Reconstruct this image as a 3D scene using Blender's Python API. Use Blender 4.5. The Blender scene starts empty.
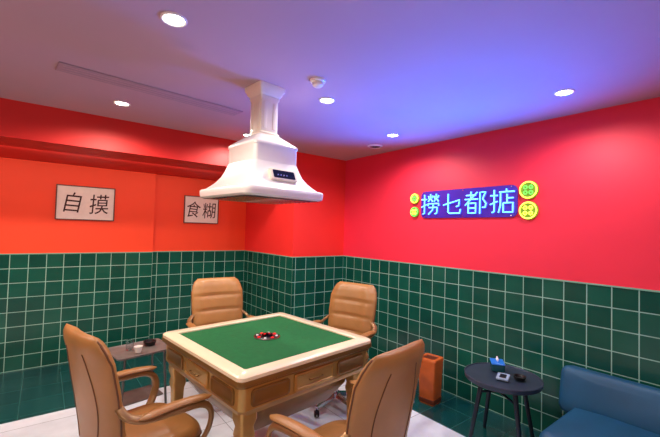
import bpy, bmesh, math, random
from mathutils import Vector, Matrix
random.seed(4)
scene = bpy.context.scene
COL = scene.collection
scene.view_settings.view_transform = 'Standard'
CEIL = 2.486
EYE = 1.55

# ---------------------------------------------------------------- materials
def s2l(c):
    return tuple(((v/255.0)/12.92 if v/255.0 <= 0.04045 else ((v/255.0+0.055)/1.055)**2.4) for v in c)

def mat(name, rgb, rough=0.5, metal=0.0, var=0.06, scale=8.0, bump=0.0, bscale=60.0, emit=None, estr=0.0, coat=0.0, trans=0.0, ior=1.45):
    m = bpy.data.materials.new(name); m.use_nodes = True
    nt = m.node_tree; b = nt.nodes['Principled BSDF']
    c = s2l(rgb)
    b.inputs['Roughness'].default_value = rough
    b.inputs['Metallic'].default_value = metal
    b.inputs['Coat Weight'].default_value = coat
    b.inputs['Transmission Weight'].default_value = trans
    b.inputs['IOR'].default_value = ior
    tc = nt.nodes.new('ShaderNodeTexCoord')
    n = nt.nodes.new('ShaderNodeTexNoise'); n.inputs['Scale'].default_value = scale
    n.inputs['Detail'].default_value = 4
    nt.links.new(tc.outputs['Object'], n.inputs['Vector'])
    r = nt.nodes.new('ShaderNodeValToRGB')
    r.color_ramp.elements[0].color = tuple(max(0, v*(1-var)) for v in c)+(1,)
    r.color_ramp.elements[1].color = tuple(min(1, v*(1+var)) for v in c)+(1,)
    r.color_ramp.elements[0].position = 0.3; r.color_ramp.elements[1].position = 0.7
    nt.links.new(n.outputs['Fac'], r.inputs['Fac'])
    nt.links.new(r.outputs['Color'], b.inputs['Base Color'])
    if bump > 0:
        n2 = nt.nodes.new('ShaderNodeTexNoise'); n2.inputs['Scale'].default_value = bscale
        nt.links.new(tc.outputs['Object'], n2.inputs['Vector'])
        bp = nt.nodes.new('ShaderNodeBump'); bp.inputs['Strength'].default_value = bump
        bp.inputs['Distance'].default_value = 0.002
        nt.links.new(n2.outputs['Fac'], bp.inputs['Height'])
        nt.links.new(bp.outputs['Normal'], b.inputs['Normal'])
    if emit:
        b.inputs['Emission Color'].default_value = s2l(emit)+(1,)
        b.inputs['Emission Strength'].default_value = estr
    return m

def grid_mat(name, tile, tile2, grout, w, mortar, rough=0.2, bump=0.4):
    m = bpy.data.materials.new(name); m.use_nodes = True
    nt = m.node_tree; b = nt.nodes['Principled BSDF']
    uv = nt.nodes.new('ShaderNodeUVMap')
    br = nt.nodes.new('ShaderNodeTexBrick')
    br.offset = 0.0; br.squash = 1.0
    br.inputs['Scale'].default_value = 1.0
    br.inputs['Brick Width'].default_value = w
    br.inputs['Row Height'].default_value = w
    br.inputs['Mortar Size'].default_value = mortar
    br.inputs['Mortar Smooth'].default_value = 0.1
    br.inputs['Color1'].default_value = s2l(tile)+(1,)
    br.inputs['Color2'].default_value = s2l(tile2)+(1,)
    br.inputs['Mortar'].default_value = s2l(grout)+(1,)
    nt.links.new(uv.outputs['UV'], br.inputs['Vector'])
    n = nt.nodes.new('ShaderNodeTexNoise'); n.inputs['Scale'].default_value = 5; n.inputs['Detail'].default_value = 5
    nt.links.new(uv.outputs['UV'], n.inputs['Vector'])
    mx = nt.nodes.new('ShaderNodeMix'); mx.data_type = 'RGBA'; mx.blend_type = 'MULTIPLY'
    mx.inputs['Factor'].default_value = 0.5
    rp = nt.nodes.new('ShaderNodeValToRGB')
    rp.color_ramp.elements[0].position = .3; rp.color_ramp.elements[0].color = (.6, .6, .6, 1)
    rp.color_ramp.elements[1].position = .7; rp.color_ramp.elements[1].color = (1, 1, 1, 1)
    nt.links.new(n.outputs['Fac'], rp.inputs['Fac'])
    nt.links.new(br.outputs['Color'], mx.inputs['A'])
    nt.links.new(rp.outputs['Color'], mx.inputs['B'])
    nt.links.new(mx.outputs['Result'], b.inputs['Base Color'])
    b.inputs['Roughness'].default_value = rough
    inv = nt.nodes.new('ShaderNodeMath'); inv.operation = 'SUBTRACT'; inv.inputs[0].default_value = 1
    nt.links.new(br.outputs['Fac'], inv.inputs[1])
    bp = nt.nodes.new('ShaderNodeBump'); bp.inputs['Strength'].default_value = bump; bp.inputs['Distance'].default_value = .003
    nt.links.new(inv.outputs[0], bp.inputs['Height'])
    nt.links.new(bp.outputs['Normal'], b.inputs['Normal'])
    return m

M_TILE = grid_mat('green_wall_tile', (14, 74, 60), (24, 90, 72), (150, 196, 176), .15, .0036, .2)
M_FLOOR = grid_mat('white_floor_tile', (232, 238, 246), (222, 230, 240), (150, 158, 165), .8, .003, .12, .1)
M_BORDER = grid_mat('green_floor_tile', (12, 66, 66), (16, 76, 74), (50, 100, 94), .3, .003, .2, .3)
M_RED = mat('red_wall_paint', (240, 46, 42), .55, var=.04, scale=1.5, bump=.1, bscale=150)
M_BEAM = mat('red_beam_paint_shaded', (208, 32, 28), .55, var=.04, scale=1.5, bump=.1, bscale=150)  # same red paint as the walls, the beam's darker shade put into the colour
M_RED_WARMLIT = mat('red_wall_paint_warm_lit', (252, 72, 32), .55, var=.04, scale=1.5, bump=.1, bscale=150)  # same red paint, with the warm light on these walls put into the colour
M_RED_PINKLIT = mat('red_wall_paint_pink_lit', (236, 42, 66), .55, var=.04, scale=1.5, bump=.1, bscale=150)  # same red paint, pink cast of the light on this wall put into the colour
M_CEIL = mat('ceiling_paint', (186, 152, 158), .75, var=.03, scale=1.2)
M_WHITE = mat('white_enamel', (238, 234, 226), .25, var=.02, coat=.4)
M_CREAM = mat('cream_enamel', (232, 222, 200), .3, var=.03, coat=.3)
M_BLACK = mat('black_plastic', (18, 18, 20), .35, var=.1)
M_SCREEN = mat('dark_display', (14, 16, 20), .1, var=.1)
M_GREYM = mat('brushed_grey_metal', (110, 108, 106), .35, .8, var=.1, scale=40)
M_LEATHER = mat('tan_leather', (152, 104, 56), .36, var=.1, scale=6, bump=.35, bscale=220)
M_LEATHER2 = mat('tan_leather_back', (166, 118, 66), .38, var=.1, scale=6, bump=.35, bscale=220)
M_PIPE = mat('brown_piping', (100, 62, 32), .5, var=.1)
M_ARMF = mat('champagne_frame', (150, 114, 74), .3, .4, var=.05)
M_CHROME = mat('chrome', (200, 200, 205), .15, 1.0, var=.03)
M_FELT = mat('green_felt', (3, 94, 44), .95, var=.12, scale=30, bump=.6, bscale=500)
M_FRAME = mat('cream_table_frame', (236, 218, 182), .3, var=.03, coat=.5)
M_GOLD = mat('champagne_gold', (184, 144, 82), .3, .6, var=.06, scale=10)
M_GOLD2 = mat('bronze_gold', (134, 98, 52), .35, .6, var=.08, scale=10)
M_SOFA = mat('teal_blue_leather', (18, 76, 106), .5, var=.12, scale=5, bump=.4, bscale=160)
M_NAVY = mat('dark_navy_lacquer', (40, 50, 66), .35, var=.1)
M_NAVYL = mat('navy_leg', (24, 32, 46), .4, var=.1)
M_BIN = mat('orange_brown_leather', (196, 92, 32), .45, var=.12, scale=12, bump=.2)
M_BIND = mat('brown_trim', (96, 40, 16), .5, var=.1)
M_PAPER = mat('rice_paper', (240, 224, 214), .8, var=.04, scale=20)
M_PFRAME = mat('thin_wood_picture_frame', (96, 56, 42), .4, var=.1)
M_INK = mat('brown_black_ink', (60, 22, 20), .7, var=.05)
M_REDB = mat('red_button', (220, 24, 30), .3, var=.05, emit=(255, 20, 30), estr=.4)
M_WHITEB = mat('white_button', (240, 240, 240), .3, var=.02)
M_GLASS = mat('clear_glass', (235, 240, 245), .03, var=.0, trans=1.0)
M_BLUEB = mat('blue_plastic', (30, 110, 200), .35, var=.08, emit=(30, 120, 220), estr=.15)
M_WOODT = mat('grey_wood_tray', (104, 92, 86), .4, var=.2, scale=12)
M_TEAL = mat('dark_teal_ceramic', (20, 74, 80), .2, var=.1)
M_CARD = mat('printed_card', (150, 170, 190), .4, var=.25, scale=30)
M_LAMP = mat('warm_white_lamp', (255, 250, 240), .4, var=.0, emit=(255, 246, 232), estr=18)
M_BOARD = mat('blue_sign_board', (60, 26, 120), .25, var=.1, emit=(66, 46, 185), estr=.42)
M_NEONB = mat('blue_neon', (120, 210, 255), .4, var=.0, emit=(96, 205, 255), estr=2.4)
M_NEONV = mat('violet_blue_painted_halo', (90, 80, 255), .4, var=.0, emit=(60, 100, 255), estr=1.3)
M_NEONY = mat('yellow_neon', (250, 240, 90), .4, var=.0, emit=(250, 240, 76), estr=1.8)
M_NEONG = mat('green_neon', (100, 220, 90), .4, var=.0, emit=(110, 225, 90), estr=1.1)
M_DISC = mat('olive_green_acrylic', (80, 120, 30), .3, emit=(140, 170, 30), estr=.5)
M_SLOT = mat('pale_vent_panel', (160, 132, 140), .5, var=.03)
M_CAP = mat('pale_green_edging', (120, 176, 150), .3)

# ---------------------------------------------------------------- geometry helpers
class G:
    def __init__(s): s.v = []; s.f = []
    def add(s, v, f):
        o = len(s.v); s.v += [tuple(p) for p in v]; s.f += [tuple(i+o for i in q) for q in f]; return s
    def xf(s, M):
        s.v = [tuple(M @ Vector(p)) for p in s.v]; return s
    def merge(s, g): return s.add(g.v, g.f)

def loft(rings, cap0=True, cap1=True):
    g = G(); n = len(rings[0]); v = []
    for r in rings: v += r
    f = []
    for i in range(len(rings)-1):
        for j in range(n):
            k = (j+1) % n
            f.append((i*n+j, i*n+k, (i+1)*n+k, (i+1)*n+j))
    if cap0: f.append(tuple(reversed(range(n))))
    if cap1: f.append(tuple((len(rings)-1)*n+j for j in range(n)))
    return g.add(v, f)

def rsq(hx, hy, r, z, n=5, cx=0, cy=0):
    pts = []; r = min(r, hx*.999, hy*.999)
    for (sx, sy, a0) in ((1, 1, 0), (-1, 1, 90), (-1, -1, 180), (1, -1, 270)):
        for i in range(n+1):
            a = math.radians(a0+90*i/n)
            pts.append((cx+sx*(hx-r)+r*math.cos(a), cy+sy*(hy-r)+r*math.sin(a), z))
    return pts

def circ(r, z, n=24, cx=0, cy=0, rx=None):
    return [(cx+(rx or r)*math.cos(2*math.pi*i/n), cy+r*math.sin(2*math.pi*i/n), z) for i in range(n)]

def rbox(hx, hy, z0, z1, r=.01, e=.006, cx=0, cy=0, n=4):
    return loft([rsq(hx-e, hy-e, r, z0, n, cx, cy), rsq(hx, hy, r, z0+e, n, cx, cy),
                 rsq(hx, hy, r, z1-e, n, cx, cy), rsq(hx-e, hy-e, r, z1, n, cx, cy)])

def cyl(r0, r1, z0, z1, n=24, cx=0, cy=0):
    return loft([circ(r0, z0, n, cx, cy), circ(r1, z1, n, cx, cy)])

def smooth_path(P, k=6):
    P = [Vector(p) for p in P]; out = []
    for i in range(len(P)-1):
        p0 = P[max(i-1, 0)]; p1 = P[i]; p2 = P[i+1]; p3 = P[min(i+2, len(P)-1)]
        for j in range(k):
            t = j/k
            out.append(.5*((2*p1)+(-p0+p2)*t+(2*p0-5*p1+4*p2-p3)*t*t+(-p0+3*p1-3*p2+p3)*t**3))
    out.append(P[-1]); return out

def tube(P, r, n=8, k=6, closed=False, flat=1.0, sm=True):
    pts = smooth_path(P, k) if (sm and not closed) else [Vector(p) for p in P]
    rings = []; up = Vector((0, 0, 1)); prev = None
    N = len(pts)
    for i, p in enumerate(pts):
        if closed: t = (pts[(i+1) % N]-pts[i-1]).normalized()
        else: t = (pts[min(i+1, N-1)]-pts[max(i-1, 0)]).normalized()
        if prev is None:
            a = t.cross(up)
            if a.length < .01: a = t.cross(Vector((1, 0, 0)))
            a.normalize()
        else:
            a = (prev-t*prev.dot(t)).normalized()
        prev = a; b = t.cross(a)
        rr = r(i/(N-1)) if callable(r) else r
        rings.append([tuple(p+a*rr*flat*math.cos(2*math.pi*j/n)+b*rr*math.sin(2*math.pi*j/n)) for j in range(n)])
    if closed:
        g = loft(rings+[rings[0]], False, False); return g
    return loft(rings)

def make(name, g, m, parent=None, smooth=True, subsurf=0, bevel=0, angle=35, loc=None):
    me = bpy.data.meshes.new(name)
    me.from_pydata(g.v, [], g.f)
    bm = bmesh.new(); bm.from_mesh(me)
    bmesh.ops.remove_doubles(bm, verts=bm.verts, dist=1e-6)
    bmesh.ops.recalc_face_normals(bm, faces=bm.faces)
    if smooth:
        for f in bm.faces: f.smooth = True
        for e in bm.edges:
            if len(e.link_faces) == 2 and e.calc_face_angle(0) > math.radians(angle): e.smooth = False
    bm.to_mesh(me); bm.free()
    me.materials.append(m)
    ob = bpy.data.objects.new(name, me); COL.objects.link(ob)
    if parent: ob.parent = parent
    if loc: ob.location = loc
    return ob

def thing(name, loc, rotz, label, category, group=None):
    e = bpy.data.objects.new(name, None); COL.objects.link(e)
    e.empty_display_size = .1
    e.location = loc; e.rotation_euler = (0, 0, math.radians(rotz))
    e['label'] = label; e['category'] = category
    if group: e['group'] = group
    return e

def copy_thing(src, loc, rotz, label=None):
    e = src.copy(); COL.objects.link(e); e.location = loc; e.rotation_euler = (0, 0, math.radians(rotz))
    if label: e['label'] = label
    def rec(s, d):
        for c in list(s.children):
            if c == e: continue
            k = c.copy(); COL.objects.link(k); k.parent = d
            k.matrix_parent_inverse = c.matrix_parent_inverse.copy()
            rec(c, k)
    rec(src, e)
    return e

def structure(ob): ob['kind'] = 'structure'; return ob

# ---------------------------------------------------------------- room shell
def wall(name, p0, p1, m_up, z0=0, z1=CEIL, split=1.21, thick=.1, m0=0, m1=0):
    """inner face p0->p1, interior on the left-hand side; thickness to the right; m0/m1 mitre shifts of the rear edge."""
    p0 = Vector(p0); p1 = Vector(p1); d = (p1-p0); L = d.length; d.normalize(); nrm = Vector((d.y, -d.x))
    me = bpy.data.meshes.new(name); bm = bmesh.new(); uvl = bm.loops.layers.uv.new('UVMap')
    def q(a, b, za, zb, mi):
        vs = [bm.verts.new((*(a), za)), bm.verts.new((*(b), za)), bm.verts.new((*(b), zb)), bm.verts.new((*(a), zb))]
        f = bm.faces.new(vs); f.material_index = mi
        for lp in f.loops:
            co = lp.vert.co
            u = (Vector((co.x, co.y))-p0).dot(d)+10.5
            lp[uvl].uv = (u, co.z-.01+1.5)
        return f
    b0 = p0+nrm*thick+d*m0; b1 = p1+nrm*thick+d*m1
    q(p0, p1, z0, split, 0); q(p0, p1, split, z1, 1)
    q(b1, b0, z0, z1, 1); q(b0, p0, z0, z1, 1); q(p1, b1, z0, z1, 1)
    for z in (z0, z1):
        bm.faces.new([bm.verts.new((*a, z)) for a in (p0, p1, b1, b0)]).material_index = 1
    bmesh.ops.remove_doubles(bm, verts=bm.verts, dist=1e-5)
    bmesh.ops.recalc_face_normals(bm, faces=bm.faces)
    bm.to_mesh(me); bm.free()
    me.materials.append(M_TILE); me.materials.append(m_up)
    ob = bpy.data.objects.new(name, me); COL.objects.link(ob); return structure(ob)

XR = 3.154; YC = 3.72; XC = 2.36; YL = 5.05; XS = 1.09; YL2 = 4.98
XW = -2.2; YB = -1.6
wall('wall_right', (XR, YB), (XR, YC), M_RED_PINKLIT)
wall('wall_corner', (XR, YC), (XC, YC), M_RED, m1=-.1)
wall('wall_alcove', (XC, YC), (XC, YL), M_RED, m0=.1)
wall('wall_back', (XC, YL), (XS, YL), M_RED_WARMLIT)
wall('wall_left', (XS, YL2), (XW, YL2), M_RED_WARMLIT, thick=.17)
wall('wall_side', (XW, YL2), (XW, YB), M_RED_WARMLIT)
wall('wall_rear', (XW, YB), (XR, YB), M_RED)
def boxg(x0, x1, y0, y1, z0, z1):
    v = [(x, y, z) for z in (z0, z1) for y in (y0, y1) for x in (x0, x1)]
    return G().add(v, [(0, 2, 3, 1), (4, 5, 7, 6), (0, 1, 5, 4), (2, 6, 7, 3), (0, 4, 6, 2), (1, 3, 7, 5)])
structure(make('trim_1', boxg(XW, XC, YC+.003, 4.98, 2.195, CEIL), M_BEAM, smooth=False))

def slab(name, x0, x1, y0, y1, z0, z1, m):
    me = bpy.data.meshes.new(name); g = boxg(x0, x1, y0, y1, z0, z1)
    me.from_pydata(g.v, [], g.f); uv = me.uv_layers.new(name='UVMap')
    for lp in me.loops:
        co = me.vertices[lp.vertex_index].co; uv.data[lp.index].uv = (co.x+10, co.y+10)
    me.materials.append(m); ob = bpy.data.objects.new(name, me); COL.objects.link(ob); return structure(ob)
slab('floor', XW-.1, XR+.1, YB-.1, YL+.1, -.1, 0, M_FLOOR)
slab('trim_2', 2.6, XR, YB, YC, 0, .004, M_BORDER)
slab('trim_3', XW, XC, YC+.03, YL2, 0, .004, M_BORDER)
slab('ceiling', XW-.1, XR+.1, YB-.1, YL+.1, CEIL, CEIL+.1, M_CEIL)
def cap(name, x0, x1, y0, y1): return structure(make(name, boxg(x0, x1, y0, y1, 1.205, 1.216), M_CAP, smooth=False))
cap('trim_4', XR-.006, XR, YB, YC-.006)
cap('trim_5', XC-.006, XR-.006, YC-.006, YC)
cap('trim_6', XC-.006, XC, YC, YL)
cap('trim_7', XS, XC-.006, YL-.006, YL)
cap('trim_8', XW, XS, YL2-.006, YL2)

# ---------------------------------------------------------------- office chair
def build_chair(loc, rot, label):
    T = thing('office_chair', loc, rot, label, 'chair', 'tan chairs around the mahjong table')
    def se(a, e): c = math.cos(a); return math.copysign(abs(c)**e, c)
    def ss(a, e): c = math.sin(a); return math.copysign(abs(c)**e, c)
    def sring(sx, sy, z):
        out = []
        for i in range(40):
            a = 2*math.pi*i/40
            x = sx*se(a, .55); y = sy*ss(a, .55)
            out.append((x, y, z-(max(0, y-.12)**2)*.9))
        return out
    rings = [sring(.20, .19, .365), sring(.24, .23, .37), sring(.255, .245, .40), sring(.255, .247, .435),
             sring(.245, .235, .462), sring(.21, .20, .477), sring(.185, .175, .472), sring(.165, .155, .480), sring(.08, .08, .482)]
    make('seat', loft(rings), M_LEATHER, T, angle=60)
    make('seat_piping', tube([(.257*se(a, .55), .248*ss(a, .55), .42-(max(0, .248*ss(a, .55)-.12)**2)*.9) for a in [2*math.pi*i/48+.01 for i in range(48)]], .004, 6, closed=True), M_PIPE, T)
    W = [(0, .36), (.08, .42), (.2, .455), (.4, .485), (.6, .50), (.78, .50), (.88, .475), (.95, .435), (1, .37)]
    def interp(tab, v):
        for (a, x), (b, y) in zip(tab, tab[1:]):
            if v <= b:
                t = (v-a)/(b-a); t = t*t*(3-2*t); return x+(y-x)*t
        return tab[-1][1]
    Cy = [(0, -.225), (.2, -.236), (.4, -.256), (.6, -.280), (.8, -.305), (1, -.335)]
    H0, H1 = .43, 1.04
    def lin(tab, v):
        for (a, x), (b, y) in zip(tab, tab[1:]):
            if v <= b: return x+(y-x)*(v-a)/(b-a)
        return tab[-1][1]
    def wrap(x, v): return .42*x*x*(1 if v < .8 else 1-(v-.8)*3)
    rings = []; R = 40; edge = []
    for i in range(R+1):
        v = i/R; w = interp(W, v)/2; cy = lin(Cy, v); z = H0+(H1-H0)*v
        th = .052*(1-.25*v)
        e = 1.0
        if v > .88: e = math.sqrt(max(.02, 1-((v-.88)/.12)**2*.97))
        if v < .08: e = math.sqrt(max(.05, 1-((.08-v)/.08)**2*.9))
        crease = 0
        for c in (.30, .52, .74): crease += .014*math.exp(-((v-c)/.018)**2)
        ring = []
        for j in range(40):
            a = 2*math.pi*j/40; c, s = math.cos(a), math.sin(a)
            x = w*math.copysign(abs(c)**.75, c)
            y = th*e*math.copysign(abs(s)**.75, s)
            if s > 0: y -= crease*(s**.5)*(1-(abs(x)/w)**4)
            if s > 0: y += .014*e*math.exp(-((abs(x)/w-.66)/.2)**2)
            y += wrap(x, v)
            ring.append((x, cy+y, z))
        rings.append(ring)
        if .03 < v < .985: edge.append((w*1.0, cy+wrap(w, v), z))
    make('backrest', loft(rings), M_LEATHER2, T, angle=70)
    outl = edge+[(-p[0], p[1], p[2]) for p in reversed(edge)]
    make('backrest_piping', tube(outl, .0045, 6, k=1), M_PIPE, T)
    def backpt(x, v):
        w = interp(W, v)/2
        r = min(.999, abs(x)/w)
        s = math.sqrt(max(0, 1-r**(2/.75)))
        return (x, lin(Cy, v)-.052*(1-.25*v)*s**.75-.0005+wrap(x, v), H0+(H1-H0)*v)
    for sx in (-1, 1):
        make('rear_seam', tube([backpt(sx*(.10+.05*math.sin(math.pi*t)), .1+.76*t) for t in [k/12 for k in range(13)]], .003, 6, k=2), M_PIPE, T)
    for sx in (-1, 1):
        P = [(sx*.215, .11, .385), (sx*.272, .14, .40), (sx*.296, .19, .47), (sx*.30, .205, .56), (sx*.298, .15, .622), (sx*.294, .0, .638),
             (sx*.286, -.14, .648), (sx*.272, -.215, .68), (sx*.225, -.238, .72)]
        make('armrest', tube(P, .014, 10, 6, flat=1.6), M_ARMF, T)
        pads = []
        for i in range(15):
            t = i/14; y = .205-.38*t; z = .648+.012*math.sin(t*math.pi)+.012*t
            w = .032*math.sqrt(max(.04, 1-(2*t-1)**6)); hh = .014*math.sqrt(max(.04, 1-(2*t-1)**6))
            pads.append([(sx*.295+w*math.cos(2*math.pi*j/14), y, z+hh*math.sin(2*math.pi*j/14)) for j in range(14)])
        make('armrest_pad', loft(pads), M_LEATHER, T)
    make('under_seat_plate', rbox(.12, .14, .325, .366, .02), M_BLACK, T)
    make('gas_lift', loft([circ(.028, .09), circ(.028, .22), circ(.018, .221), circ(.018, .327)]), M_CHROME, T)
    g = cyl(.05, .045, .075, .115)
    for k in range(5):
        a = 2*math.pi*k/5+.3; M = Matrix.Rotation(a, 4, 'Z')
        rr = []
        for t in [0, .25, .5, .75, 1]:
            x = .03+.245*t; w = .026-.010*t; z = .098-.022*t; h = .016-.006*t
            rr.append([(x, -w, z-h), (x, w, z-h), (x, w*.7, z+h), (x, -w*.7, z+h)])
        g.merge(loft(rr).xf(M))
    make('star_base', g, M_CHROME, T)
    for k in range(5):
        a = 2*math.pi*k/5+.3
        cg = G()
        for o in (-.013, .013):
            c = loft([circ(.018, -.008, 16), circ(.026, -.005, 16), circ(.026, .005, 16), circ(.018, .008, 16)])
            c.xf(Matrix.Translation((0, o, .0265)) @ Matrix.Rotation(math.pi/2, 4, 'X')); cg.merge(c)
        cg.merge(cyl(.006, .006, .02, .075, 8)); cg.merge(rbox(.017, .021, .03, .05, .006, .003))
        cg.xf(Matrix.Translation((.27*math.cos(a), .27*math.sin(a), 0)) @ Matrix.Rotation(a+.8, 4, 'Z'))
        make('caster', cg, M_BLACK, T)
    return T

chair = build_chair((.475, 2.18, 0), -76, 'tan leather swivel office chair beside the small grey tray table')
copy_thing(chair, (1.36, 3.25, 0), 176, 'tan leather swivel office chair facing the table and hanging hood')
copy_thing(chair, (2.10, 2.54, 0), 108, 'tan leather swivel office chair beside the tiled wall corner')
copy_thing(chair, (1.22, 1.41, 0), 8, 'tan leather swivel office chair with its stitched rear showing')

# ---------------------------------------------------------------- mahjong table
T = thing('mahjong_table', (1.25, 2.27, 0), 6.5, 'automatic mahjong table with green felt top and cream gold frame', 'table')
S = .525; TH = .81
make('felt_top', loft([rsq(.438, .438, .01, TH-.03), rsq(.438, .438, .01, TH-.014)]), M_FELT, T)
make('top_frame', loft([rsq(.439, .439, .012, TH-.03), rsq(.439, .439, .012, TH-.006), rsq(.446, .446, .015, TH), rsq(S-.018, S-.018, .03, TH-.002),
    rsq(S-.004, S-.004, .04, TH-.012), rsq(S-.004, S-.004, .04, TH-.03), rsq(.48, .48, .04, TH-.03)], False, False), M_FRAME, T)
make('frame_edge', loft([rsq(.439, .439, .02, TH-.0305), rsq(S-.002, S-.002, .04, TH-.0305), rsq(S, S, .04, TH-.036), rsq(S, S, .04, TH-.055), rsq(S-.012, S-.012, .04, TH-.062),
    rsq(S-.014, S-.014, .04, TH-.072), rsq(.48, .48, .04, TH-.075)], True, True), M_GOLD2, T)
make('skirt', loft([rsq(.50, .50, .035, TH-.076), rsq(.50, .50, .035, TH-.19), rsq(.49, .49, .035, TH-.20), rsq(.48, .48, .035, TH-.225), rsq(.42, .42, .035, TH-.24)]), M_GOLD, T)
make('machine_housing', loft([rsq(.41, .41, .04, TH-.24), rsq(.40, .40, .04, TH-.30), rsq(.32, .32, .05, TH-.42), rsq(.28, .28, .05, TH-.44)]), M_GOLD2, T)
for k in range(4):
    R = Matrix.Rotation(k*math.pi/2, 4, 'Z')
    d = loft([rsq(.16, .05, .012, 0), rsq(.16, .05, .012, .008), rsq(.15, .042, .01, .012), rsq(.14, .034, .008, .012), rsq(.135, .03, .008, .006)])
    d.xf(R @ Matrix.Translation((0, -.50, TH-.133)) @ Matrix.Rotation(math.pi/2, 4, 'X'))
    dr = make('chip_drawer', d, M_GOLD, T)
    make('drawer_handle', tube([(-.05, -.508, TH-.133), (-.045, -.522, TH-.133), (.045, -.522, TH-.133), (.05, -.508, TH-.133)], .004, 8, 3).xf(R), M_GOLD2, dr)
    for sx in (-1, 1):
        pg = loft([rsq(.125, .045, .02, 0), rsq(.125, .045, .02, .006), rsq(.115, .036, .018, .009), rsq(.105, .028, .016, .004)])
        pg.xf(R @ Matrix.Translation((sx*.315, -.50, TH-.133)) @ Matrix.Rotation(math.pi/2, 4, 'X'))
        make('side_panel', pg, M_GOLD2, T)
    lg = loft([rsq(.05, .05, .015, TH-.20), rsq(.05, .05, .015, TH-.26), rsq(.038, .038, .012, TH-.30), rsq(.045, .045, .014, TH-.34), rsq(.036, .036, .012, TH-.38),
               rsq(.028, .028, .01, .16), rsq(.036, .036, .012, .12), rsq(.03, .03, .01, .08), rsq(.04, .04, .014, .03), rsq(.04, .04, .014, 0)])
    lg.xf(R @ Matrix.Translation((.43, -.43, 0)))
    make('leg', lg, M_GOLD, T)
    make('tile_slot', rbox(.13, .006, TH-.0142, TH-.0125, .004, .0005).xf(R @ Matrix.Translation((0, -.418, 0))), M_FELT, T)
con = make('dice_console', loft([circ(.086, TH-.014), circ(.086, TH-.008), circ(.08, TH-.004), circ(.05, TH-.004)]), M_BLACK, T)
make('console_ring', loft([circ(.090, TH-.014), circ(.090, TH-.007), circ(.0855, TH-.006), circ(.0855, TH-.014)], False, False), M_CHROME, con)
for k in range(4):
    a = k*math.pi/2
    make('red_button', cyl(.012, .010, TH-.004, TH+.001, 16, .064*math.cos(a), .064*math.sin(a)), M_REDB, con)
    a += math.pi/4
    make('white_button', cyl(.009, .008, TH-.004, TH+.001, 16, .066*math.cos(a), .066*math.sin(a)), M_WHITEB, con)
make('dice_dome', loft([circ(.042*math.cos(t), TH-.004+.020*math.sin(t)) for t in [k*math.pi/2/6 for k in range(6)]]+[circ(.002, TH+.016)]), M_GLASS, con)
for (x, y, r) in ((-.013, .006, .3), (.014, -.006, 1.0)):
    make('die', rbox(.006, .006, 0, .012, .003, .002).xf(Matrix.Translation((x, y, TH-.0035)) @ Matrix.Rotation(r, 4, 'Z')), M_REDB, con)

# ---------------------------------------------------------------- extractor hood
T = thing('range_hood', (1.13, 2.19, CEIL), 6, 'white ceiling-hung smoke extractor hood above the mahjong table', 'extractor hood')
def hz(z): return z-CEIL
hp = [(.285, 1.735, .05), (.302, 1.745, .05), (.305, 1.765, .05), (.305, 1.785, .05), (.298, 1.793, .05), (.278, 1.798, .05), (.272, 1.805, .05), (.255, 1.818, .045), (.228, 1.845, .04),
      (.204, 1.88, .04), (.186, 1.92, .035), (.172, 1.965, .035)]
make('hood_skirt', loft([rsq(a, a, r, hz(z)) for a, z, r in hp], False, True), M_WHITE, T, angle=50)
hb = [(.168, 1.965, .03), (.168, 2.065, .03), (.173, 2.07, .03), (.173, 2.085, .03), (.162, 2.095, .03), (.135, 2.118, .03), (.105, 2.140, .025), (.088, 2.155, .02)]
make('fan_box', loft([rsq(a, a, r, hz(z)) for a, z, r in hb]), M_WHITE, T, angle=50)
make('duct', loft([rsq(a, a, .012, hz(z)) for a, z in ((.078, 2.15), (.078, 2.17), (.068, 2.18), (.068, 2.39), (.074, 2.40), (.074, 2.415), (.086, 2.43), (.09, 2.445), (.098, 2.455), (.100, CEIL-.001))]), M_CREAM, T, smooth=True)
for k in range(4):
    R = Matrix.Rotation(k*math.pi/2, 4, 'Z'); g = G()
    for o in (-.036, .036):
        g.merge(rbox(.014, .002, hz(2.20), hz(2.375), .003, .001).xf(Matrix.Translation((o, -.0685, 0))))
    make('duct_fluting', g.xf(R), M_CREAM, T)
make('filter_grille', loft([rsq(.283, .283, .04, hz(1.737)), rsq(.283, .283, .04, hz(1.745)), ]), M_GREYM, T)
g = G()
for k in range(9): g.merge(rbox(.25, .008, hz(1.731), hz(1.737), .003, .001).xf(Matrix.Translation((0, -.2+.05*k, 0))))
make('filter_slats', g, M_CHROME, T)
pt = Matrix.Translation((.01, -.218, hz(1.880))) @ Matrix.Rotation(math.radians(66), 4, 'X')
make('control_panel', rbox(.10, .040, -.03, .014, .012, .004).xf(pt), M_CREAM, T)
make('display', rbox(.082, .027, .013, .0165, .006, .001).xf(pt), M_SCREEN, T)
g = G()
for k in range(4): g.merge(cyl(.006, .005, .016, .019, 12, -.05+.022*k, -.008))
make('control_buttons', g.xf(pt), M_CHROME, T)

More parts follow.
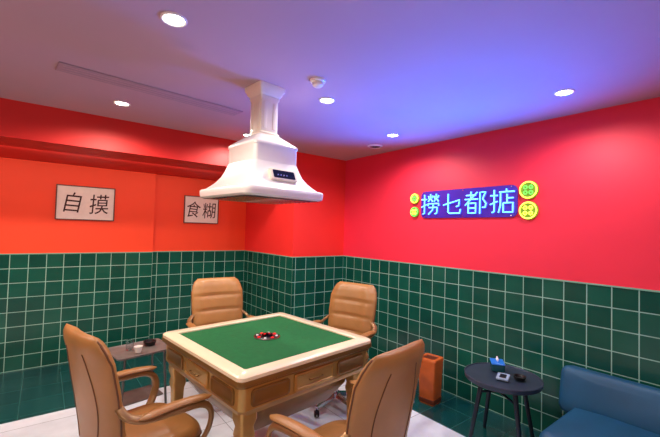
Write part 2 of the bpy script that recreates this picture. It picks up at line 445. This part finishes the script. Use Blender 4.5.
# ---------------------------------------------------------------- ceiling fixtures
def downlight(loc, first=None):
    if first: return copy_thing(first, loc, 0)
    t = thing('downlight', loc, 0, 'round recessed white ceiling spotlight, switched on', 'ceiling light', 'recessed ceiling spotlights')
    make('trim_ring', loft([circ(.058, 0), circ(.058, -.005), circ(.052, -.009), circ(.046, -.006), circ(.044, -.001)], False, False), M_WHITE, t)
    make('lamp_lens', loft([circ(.044, -.001), circ(.044, -.004), circ(.02, -.006)]), M_LAMP, t)
    return t
DL = [(.426, 1.732, 40), (.437, 3.207, 80), (1.569, 2.079, 34), (2.62, 2.40, 52), (2.617, .92, 44), (1.587, 3.40, 60), (.43, .2, 22), (-1.1, 1.8, 50), (-1.1, 3.2, 80)]
first = None
for (x, y, e) in DL:
    if first is None: first = downlight((x, y, CEIL))
    else: downlight((x, y, CEIL), first)
T = thing('smoke_detector', (1.313, 1.839, CEIL), 0, 'small round white smoke detector on the ceiling', 'smoke detector')
make('mounting_base', loft([circ(.05, 0), circ(.05, -.012), circ(.046, -.016)]), M_WHITE, T)
make('sensor_head', loft([circ(.036, -.016), circ(.034, -.035), circ(.022, -.045), circ(.01, -.047)]), M_CREAM, T)
T = thing('ceiling_vent', (2.83, 2.85, CEIL), 0, 'small round white ceiling vent near the wall', 'vent')
make('vent_ring', loft([circ(.085, 0), circ(.085, -.006), circ(.07, -.012), circ(.066, -.004)], False, True), M_WHITE, T)
for r in (.018, .034, .05): make('vent_louver', loft([circ(r, -.004), circ(r, -.010), circ(r+.006, -.010), circ(r+.006, -.004)], False, False), M_GREYM, T)
T = thing('linear_air_vent', (.62, 2.76, CEIL), 5, 'long flat linear air conditioning vent set in the ceiling', 'vent')
make('vent_panel', rbox(.60, .075, -.008, 0, .003, .003), M_SLOT, T)
for k in range(3): make('vent_slat', rbox(.575, .006, -.0095, -.008, .002, .0005).xf(Matrix.Translation((0, -.04+.04*k, 0))), M_CEIL, T)

# ---------------------------------------------------------------- text helper
def text_mesh(name, body, size, m, parent, extrude=.001, shear=0.0):
    cu = bpy.data.curves.new(name, 'FONT'); cu.body = body; cu.size = size
    cu.align_x = 'CENTER'; cu.align_y = 'CENTER'; cu.extrude = extrude; cu.resolution_u = 4; cu.shear = shear
    o = bpy.data.objects.new(name+'_src', cu); COL.objects.link(o)
    dg = bpy.context.evaluated_depsgraph_get(); dg.update()
    me = bpy.data.meshes.new_from_object(o.evaluated_get(dg))
    bpy.data.objects.remove(o)
    if len(me.vertices):
        xs = [v.co.x for v in me.vertices]; ys = [v.co.y for v in me.vertices]
        cx = (min(xs)+max(xs))/2; cy = (min(ys)+max(ys))/2
        for v in me.vertices: v.co.x -= cx; v.co.y -= cy
    me.materials.clear(); me.materials.append(m); me.name = name
    ob = bpy.data.objects.new(name, me); COL.objects.link(ob); ob.parent = parent
    return ob

# ---------------------------------------------------------------- neon sign
T = bpy.data.objects.new('neon_sign', None); COL.objects.link(T)
T['label'] = 'blue neon sign with four Chinese characters and yellow round icons'; T['category'] = 'neon sign'
T.matrix_world = Matrix(((0, 0, -1, XR), (-1, 0, 0, 1.96), (0, 1, 0, 1.842), (0, 0, 0, 1)))
make('backing_board', loft([rsq(.500, .138, .05, .004), rsq(.500, .138, .05, .014)]).xf(Matrix.Translation((.01, 0, 0))), M_BOARD, T)
HAND = [[(.2, 7.4), (3.2, 7.4)], [(1.8, 9.7), (1.8, .9), (.9, .5)], [(.1, 3.8), (3.2, 5.0)]]
FIRE = [[(4.0, 8.9), (4.4, 7.7)], [(6.5, 9.0), (6.0, 7.9)], [(5.2, 9.8), (5.2, 8.0), (4.0, 6.3)], [(5.2, 7.7), (6.4, 6.3)]]
CH = {
 '撈': HAND+FIRE+[[(x+3.2, y) for x, y in s] for s in FIRE]+[[(3.9, 4.2), (3.9, 5.3), (9.8, 5.3), (9.8, 4.2)], [(4.4, 3.5), (9.0, 3.5), (8.8, .9), (7.8, .5)], [(6.8, 4.9), (6.4, 2.4), (4.2, .3)]],
 '乜': [[(.8, 4.4), (9, 6.4), (8.6, 3.8), (7.4, 3.5)], [(3.3, 9.4), (3.3, 1.2), (4.0, .6), (9.2, .6), (9.5, 2.4)]],
 '都': [[(.8, 8.1), (5.2, 8.1)], [(3.0, 9.7), (3.0, 6.4)], [(.2, 6.4), (6.2, 6.4)], [(5.9, 9.3), (.3, 3.9)], [(1.8, 4.7), (5.2, 4.7), (5.2, .5), (1.8, .5), (1.8, 4.7)], [(1.8, 2.6), (5.2, 2.6)],
        [(7.1, .2), (7.1, 9.2), (9.6, 9.2), (8.3, 6.4), (9.8, 4.4), (9.4, 2.8), (8.2, 2.8)]],
 '掂': HAND+[[(6.8, 9.9), (6.8, 8.7)], [(3.9, 8.7), (9.9, 8.7)], [(4.4, 8.7), (4.4, 3.4), (3.6, .4)], [(7.0, 7.8), (7.0, 4.3)], [(7.0, 6.2), (9.5, 6.2)], [(5.5, 4.3), (9.3, 4.3), (9.3, .6), (5.5, .6), (5.5, 4.3)]],
}
for i, ch in enumerate('撈乜都掂'):
    g = G(); g2 = G(); sc = .0218
    for st in CH[ch]:
        P = []
        for a, b in zip(st, st[1:]):
            for t in (0, .5): P.append((a[0]+(b[0]-a[0])*t, a[1]+(b[1]-a[1])*t))
        P.append(st[-1])
        g.merge(tube([((x-5)*sc, (y-5)*sc, .030) for x, y in P], .0052, 8, sm=False))
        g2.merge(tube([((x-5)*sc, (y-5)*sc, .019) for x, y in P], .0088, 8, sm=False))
    o = make('neon_character', g, M_NEONB, T, angle=60); o.location = (-.365+.25*i, 0, 0)
    make('letter_halo', g2, M_NEONV, o, angle=60)  # thicker emissive tubes behind the strokes, standing in for the letters' glow
for x in (-.44, .0, .46):
    for y in (-.125, .125): make('standoff_pin', cyl(.006, .006, 0, .018, 10, x, y), M_CHROME, T)
def icon(x, y, r, ma, mb):
    d = make('icon_disc', loft([circ(r+.010, .004, 24), circ(r+.010, .012, 24)]).xf(Matrix.Translation((x, y, 0))), M_DISC, T)
    ring = [(x+r*math.cos(2*math.pi*k/28), y+r*math.sin(2*math.pi*k/28), .024) for k in range(28)]
    make('icon_ring', tube(ring, .006, 8, closed=True), ma, d)
    q = G()
    for k in range(4):
        a = k*math.pi/2+math.pi/4
        q.merge(tube([(x+r*.48*math.cos(a)+r*.2*math.cos(b), y+r*.48*math.sin(a)+r*.2*math.sin(b), .024) for b in [2*math.pi*j/12 for j in range(12)]], .005, 6, closed=True))
    make('icon_petals', q, mb, d)
icon(-.575, .072, .045, M_NEONY, M_NEONG); icon(-.575, -.072, .045, M_NEONG, M_NEONY)
icon(.60, .085, .066, M_NEONY, M_NEONG); icon(.60, -.085, .066, M_NEONY, M_NEONY)

# ---------------------------------------------------------------- calligraphy pictures
def picture(cx, cy, cz, w, h, chars, label):
    T = bpy.data.objects.new('framed_calligraphy', None); COL.objects.link(T)
    T['label'] = label; T['category'] = 'picture'; T['group'] = 'calligraphy pictures on the wall'
    T.matrix_world = Matrix(((1, 0, 0, cx), (0, 0, -1, cy), (0, 1, 0, cz), (0, 0, 0, 1)))
    hw, hh = w/2, h/2
    make('picture_frame', loft([rsq(hw, hh, .002, 0, 1), rsq(hw, hh, .002, .02, 1), rsq(hw-.010, hh-.010, .002, .02, 1), rsq(hw-.010, hh-.010, .002, .008, 1)], True, False), M_PFRAME, T, smooth=False)
    make('paper', loft([rsq(hw-.009, hh-.009, .001, .006, 1), rsq(hw-.009, hh-.009, .001, .010, 1)]), M_PAPER, T, smooth=False)
    for i, ch in enumerate(chars):
        o = text_mesh('brush_character', ch, h*.60, M_INK, T, extrude=.0006, shear=.12)
        o.location = ((i-.5)*w*.45, .004*(1-2*i), .0115)
        o.rotation_euler = (0, 0, math.radians(-3+6*i)); o.scale = (.88, 1.05, 1)
    return T
picture(.37, YL2, 1.775, .56, .385, '自摸', 'framed white calligraphy with two dark brush characters 自摸')
picture(1.70, YL, 1.775, .47, .37, '食糊', 'smaller framed white calligraphy with two dark brush characters 食糊')

# ---------------------------------------------------------------- small tray table
T = thing('tray_table', (.62, 3.12, 0), 10, 'small grey square tray table on slim metal legs', 'side table')
make('tray_top', loft([rsq(.19, .15, .03, .585), rsq(.20, .16, .03, .588), rsq(.205, .165, .03, .602), rsq(.198, .158, .03, .602), rsq(.192, .152, .03, .597)]), M_WOODT, T)
for sx in (-1, 1):
    for sy in (-1, 1):
        make('leg', tube([(sx*.14, sy*.11, .588), (sx*.17, sy*.13, .008), ], .009, 8, 2), M_GREYM, T)
make('lower_shelf', rbox(.15, .115, .24, .25, .02, .003), M_WOODT, T)
T2 = thing('cup', (.55, 3.12, .6025), 0, 'small clear drinking glass on the grey tray table', 'cup')
make('cup_body', loft([circ(.024, 0), circ(.03, .07), circ(.027, .07), circ(.022, .006)]), M_GLASS, T2)
T2 = thing('cup', (.59, 3.02, .6025), 0, 'small white porcelain cup on the grey tray table', 'cup')
make('cup_body', loft([circ(.020, 0), circ(.030, .045), circ(.027, .045), circ(.018, .006)]), M_WHITE, T2)
T2 = thing('ashtray', (.70, 3.17, .6025), 0, 'round dark ashtray on the grey tray table', 'ashtray')
make('ashtray_bowl', loft([circ(.04, 0), circ(.048, .03), circ(.042, .03), circ(.034, .008)]), M_BLACK, T2)

# ---------------------------------------------------------------- round tea table
T = thing('tea_table', (2.70, 1.34, .004), 0, 'round dark navy tray-top tea table on four splayed legs', 'side table')
make('table_top', loft([circ(.245, .475, 48), circ(.258, .482, 48), circ(.264, .512, 48), circ(.257, .514, 48), circ(.252, .508, 48), circ(.235, .507, 48)]), M_NAVY, T)
for k in range(4):
    a = math.pi/4+k*math.pi/2+.2
    make('leg', tube([(.155*math.cos(a), .155*math.sin(a), .478), (.25*math.cos(a), .25*math.sin(a), .006)], lambda t: .018-.006*t, 10, 3), M_NAVYL, T)
for k in range(2):
    a = math.pi/4+k*math.pi/2+.2
    make('cross_brace', tube([(-.175*math.cos(a), -.175*math.sin(a), .38+.019*k), (.175*math.cos(a), .175*math.sin(a), .38+.019*k)], .009, 8, 3), M_NAVYL, T)
zt = .5195
T = thing('tissue_box', (2.78, 1.42, zt), 35, 'small dark teal box with a bright blue lid', 'box')
make('box_body', rbox(.062, .045, 0, .05, .008, .004), M_TEAL, T)
make('box_lid', rbox(.064, .047, .05, .062, .008, .003), M_BLUEB, T)
make('tissue', loft([circ(.004, .060, 10, 0, 0, .02), circ(.012, .075, 10, .004, 0, .026), circ(.004, .09, 10, .012, 0, .018)]), M_WHITEB, T)
T = thing('playing_card_box', (2.65, 1.31, zt), 20, 'flat printed pale blue card packet lying on the tea table', 'card packet')
make('packet', rbox(.06, .04, 0, .014, .003, .002), M_CARD, T)
make('packet_label', rbox(.04, .022, .0138, .0150, .003, .0004), M_BLACK, T)
T = thing('ashtray', (2.73, 1.23, zt), 0, 'shallow black ashtray on the dark tea table', 'ashtray')
make('ashtray_bowl', loft([circ(.035, 0), circ(.045, .022), circ(.039, .022), circ(.03, .006)]), M_BLACK, T)

# ---------------------------------------------------------------- bin
T = thing('waste_bin', (2.85, 2.08, .004), 8, 'orange-brown leather square waste bin with lid beside the tiled wall', 'waste bin')
make('bin_body', loft([rsq(.070, .070, .015, 0), rsq(.073, .073, .015, .01), rsq(.085, .085, .018, .37), rsq(.085, .085, .018, .378)]), M_BIN, T)
make('bin_lid', loft([rsq(.088, .088, .02, .372), rsq(.090, .090, .02, .395), rsq(.085, .085, .02, .405), rsq(.062, .062, .02, .407), rsq(.058, .058, .02, .398)]), M_BIN, T)
make('lid_opening', rbox(.058, .058, .3975, .400, .015, .001), M_BIND, T)
make('base_band', loft([rsq(.0735, .0735, .015, .012), rsq(.077, .077, .015, .014), rsq(.079, .079, .015, .05), rsq(.075, .075, .015, .052)], False, False), M_BIND, T)

# ---------------------------------------------------------------- sofa
T = thing('sofa', (2.69, .06, 0), 0, 'teal-blue leather low sofa against the tiled wall', 'sofa')
def cushion(hx, hy, hz_, r=.045, seg=6):
    rings = []
    for i in range(seg+1):
        t = -math.pi/2+math.pi*i/seg
        e = r*(1-math.cos(t)); z = (hz_-r)*(1 if t > 0 else -1)+r*math.sin(t)
        if abs(t) < 1e-6: rings.append(rsq(hx, hy, r*1.2, -(hz_-r))); rings.append(rsq(hx, hy, r*1.2, hz_-r)); continue
        rings.append(rsq(hx-e, hy-e, r*1.2, z))
    return loft(rings+[rsq(hx*.6, hy*.6, r, hz_+.012)])
make('sofa_base', rbox(.33, .93, .09, .24, .03, .012).xf(Matrix.Translation((.03, -.03, 0))), M_SOFA, T)
for k in range(2):
    make('seat_cushion', cushion(.345, .458, .075).xf(Matrix.Translation((.01, .445-.93*k, .315))), M_SOFA, T, angle=60)
    bk = cushion(.16, .480, .085).xf(Matrix.Translation((.32, .515-.97*k, .465)) @ Matrix.Rotation(math.radians(-78), 4, 'Y'))
    make('back_cushion', bk, M_SOFA, T, angle=60)
for sx in (-1, 1):
    for sy in (-1, 1):
        make('leg', cyl(.018, .024, .0045, .092, 12, .02+sx*.27, sy*.85-.03), M_NAVYL, T)

# ---------------------------------------------------------------- lights
def spot(name, loc, e, color, ang=140, blend=.8, r=.04, d=None):
    l = bpy.data.lights.new(name, 'SPOT'); l.energy = e; l.color = color; l.spot_size = math.radians(ang); l.spot_blend = blend; l.shadow_soft_size = r
    o = bpy.data.objects.new(name, l); COL.objects.link(o); o.location = loc
    if d: o.rotation_euler = Vector(d).to_track_quat('-Z', 'Y').to_euler()
    return o
def area(name, loc, d, e, color, sx, sy):
    l = bpy.data.lights.new(name, 'AREA'); l.energy = e; l.color = color; l.shape = 'RECTANGLE'; l.size = sx; l.size_y = sy
    o = bpy.data.objects.new(name, l); COL.objects.link(o); o.location = loc
    o.rotation_euler = Vector(d).to_track_quat('-Z', 'Y').to_euler(); return o
for (x, y, e) in DL:
    spot('downlight_beam', (x, y, CEIL-.02), e*1.15, (1, .93, .86) if x > 1.5 else (1, .88, .76), 165, .6)
# unseen blue spots floating below the sign, added to wash the ceiling
spot('blue_ceiling_fill', (XR-.20, 2.35, 1.30), 250, (.0, .15, 1), 100, 1.0, .15, (-.75, -.25, 1.0))
spot('blue_ceiling_fill', (XR-.20, 1.35, 1.30), 230, (.0, .15, 1), 100, 1.0, .15, (-.75, -.1, 1.0))
area('alcove_fill', (.3, 4.15, 2.17), (0, .8, -.9), 11, (1, .85, .7), 3.6, .1)  # unseen area light added under the beam to brighten the wall behind
area('room_fill_light', (-.6, -.9, 2.3), (.6, .9, -.9), 26, (1, .92, .88), 1.6, 1.2)

w = bpy.data.worlds.new('world'); scene.world = w; w.use_nodes = True
w.node_tree.nodes['Background'].inputs['Color'].default_value = (.5, .45, .5, 1)
w.node_tree.nodes['Background'].inputs['Strength'].default_value = .3

# ---------------------------------------------------------------- camera
Xc = Vector((466, -24.5, -365)).normalized(); Yc = Vector((-286, -3.5, -365)); Yc = (Yc-Xc*Yc.dot(Xc)).normalized(); Zc = Xc.cross(Yc)
R = Matrix((Xc, Yc, Zc)).to_4x4()
cam = bpy.data.cameras.new('camera'); cam.lens = 36*365/660; cam.sensor_width = 36
co = bpy.data.objects.new('camera', cam); COL.objects.link(co)
co.matrix_world = Matrix.Translation((0, 0, EYE)) @ R
cam.clip_start = .02
scene.camera = co
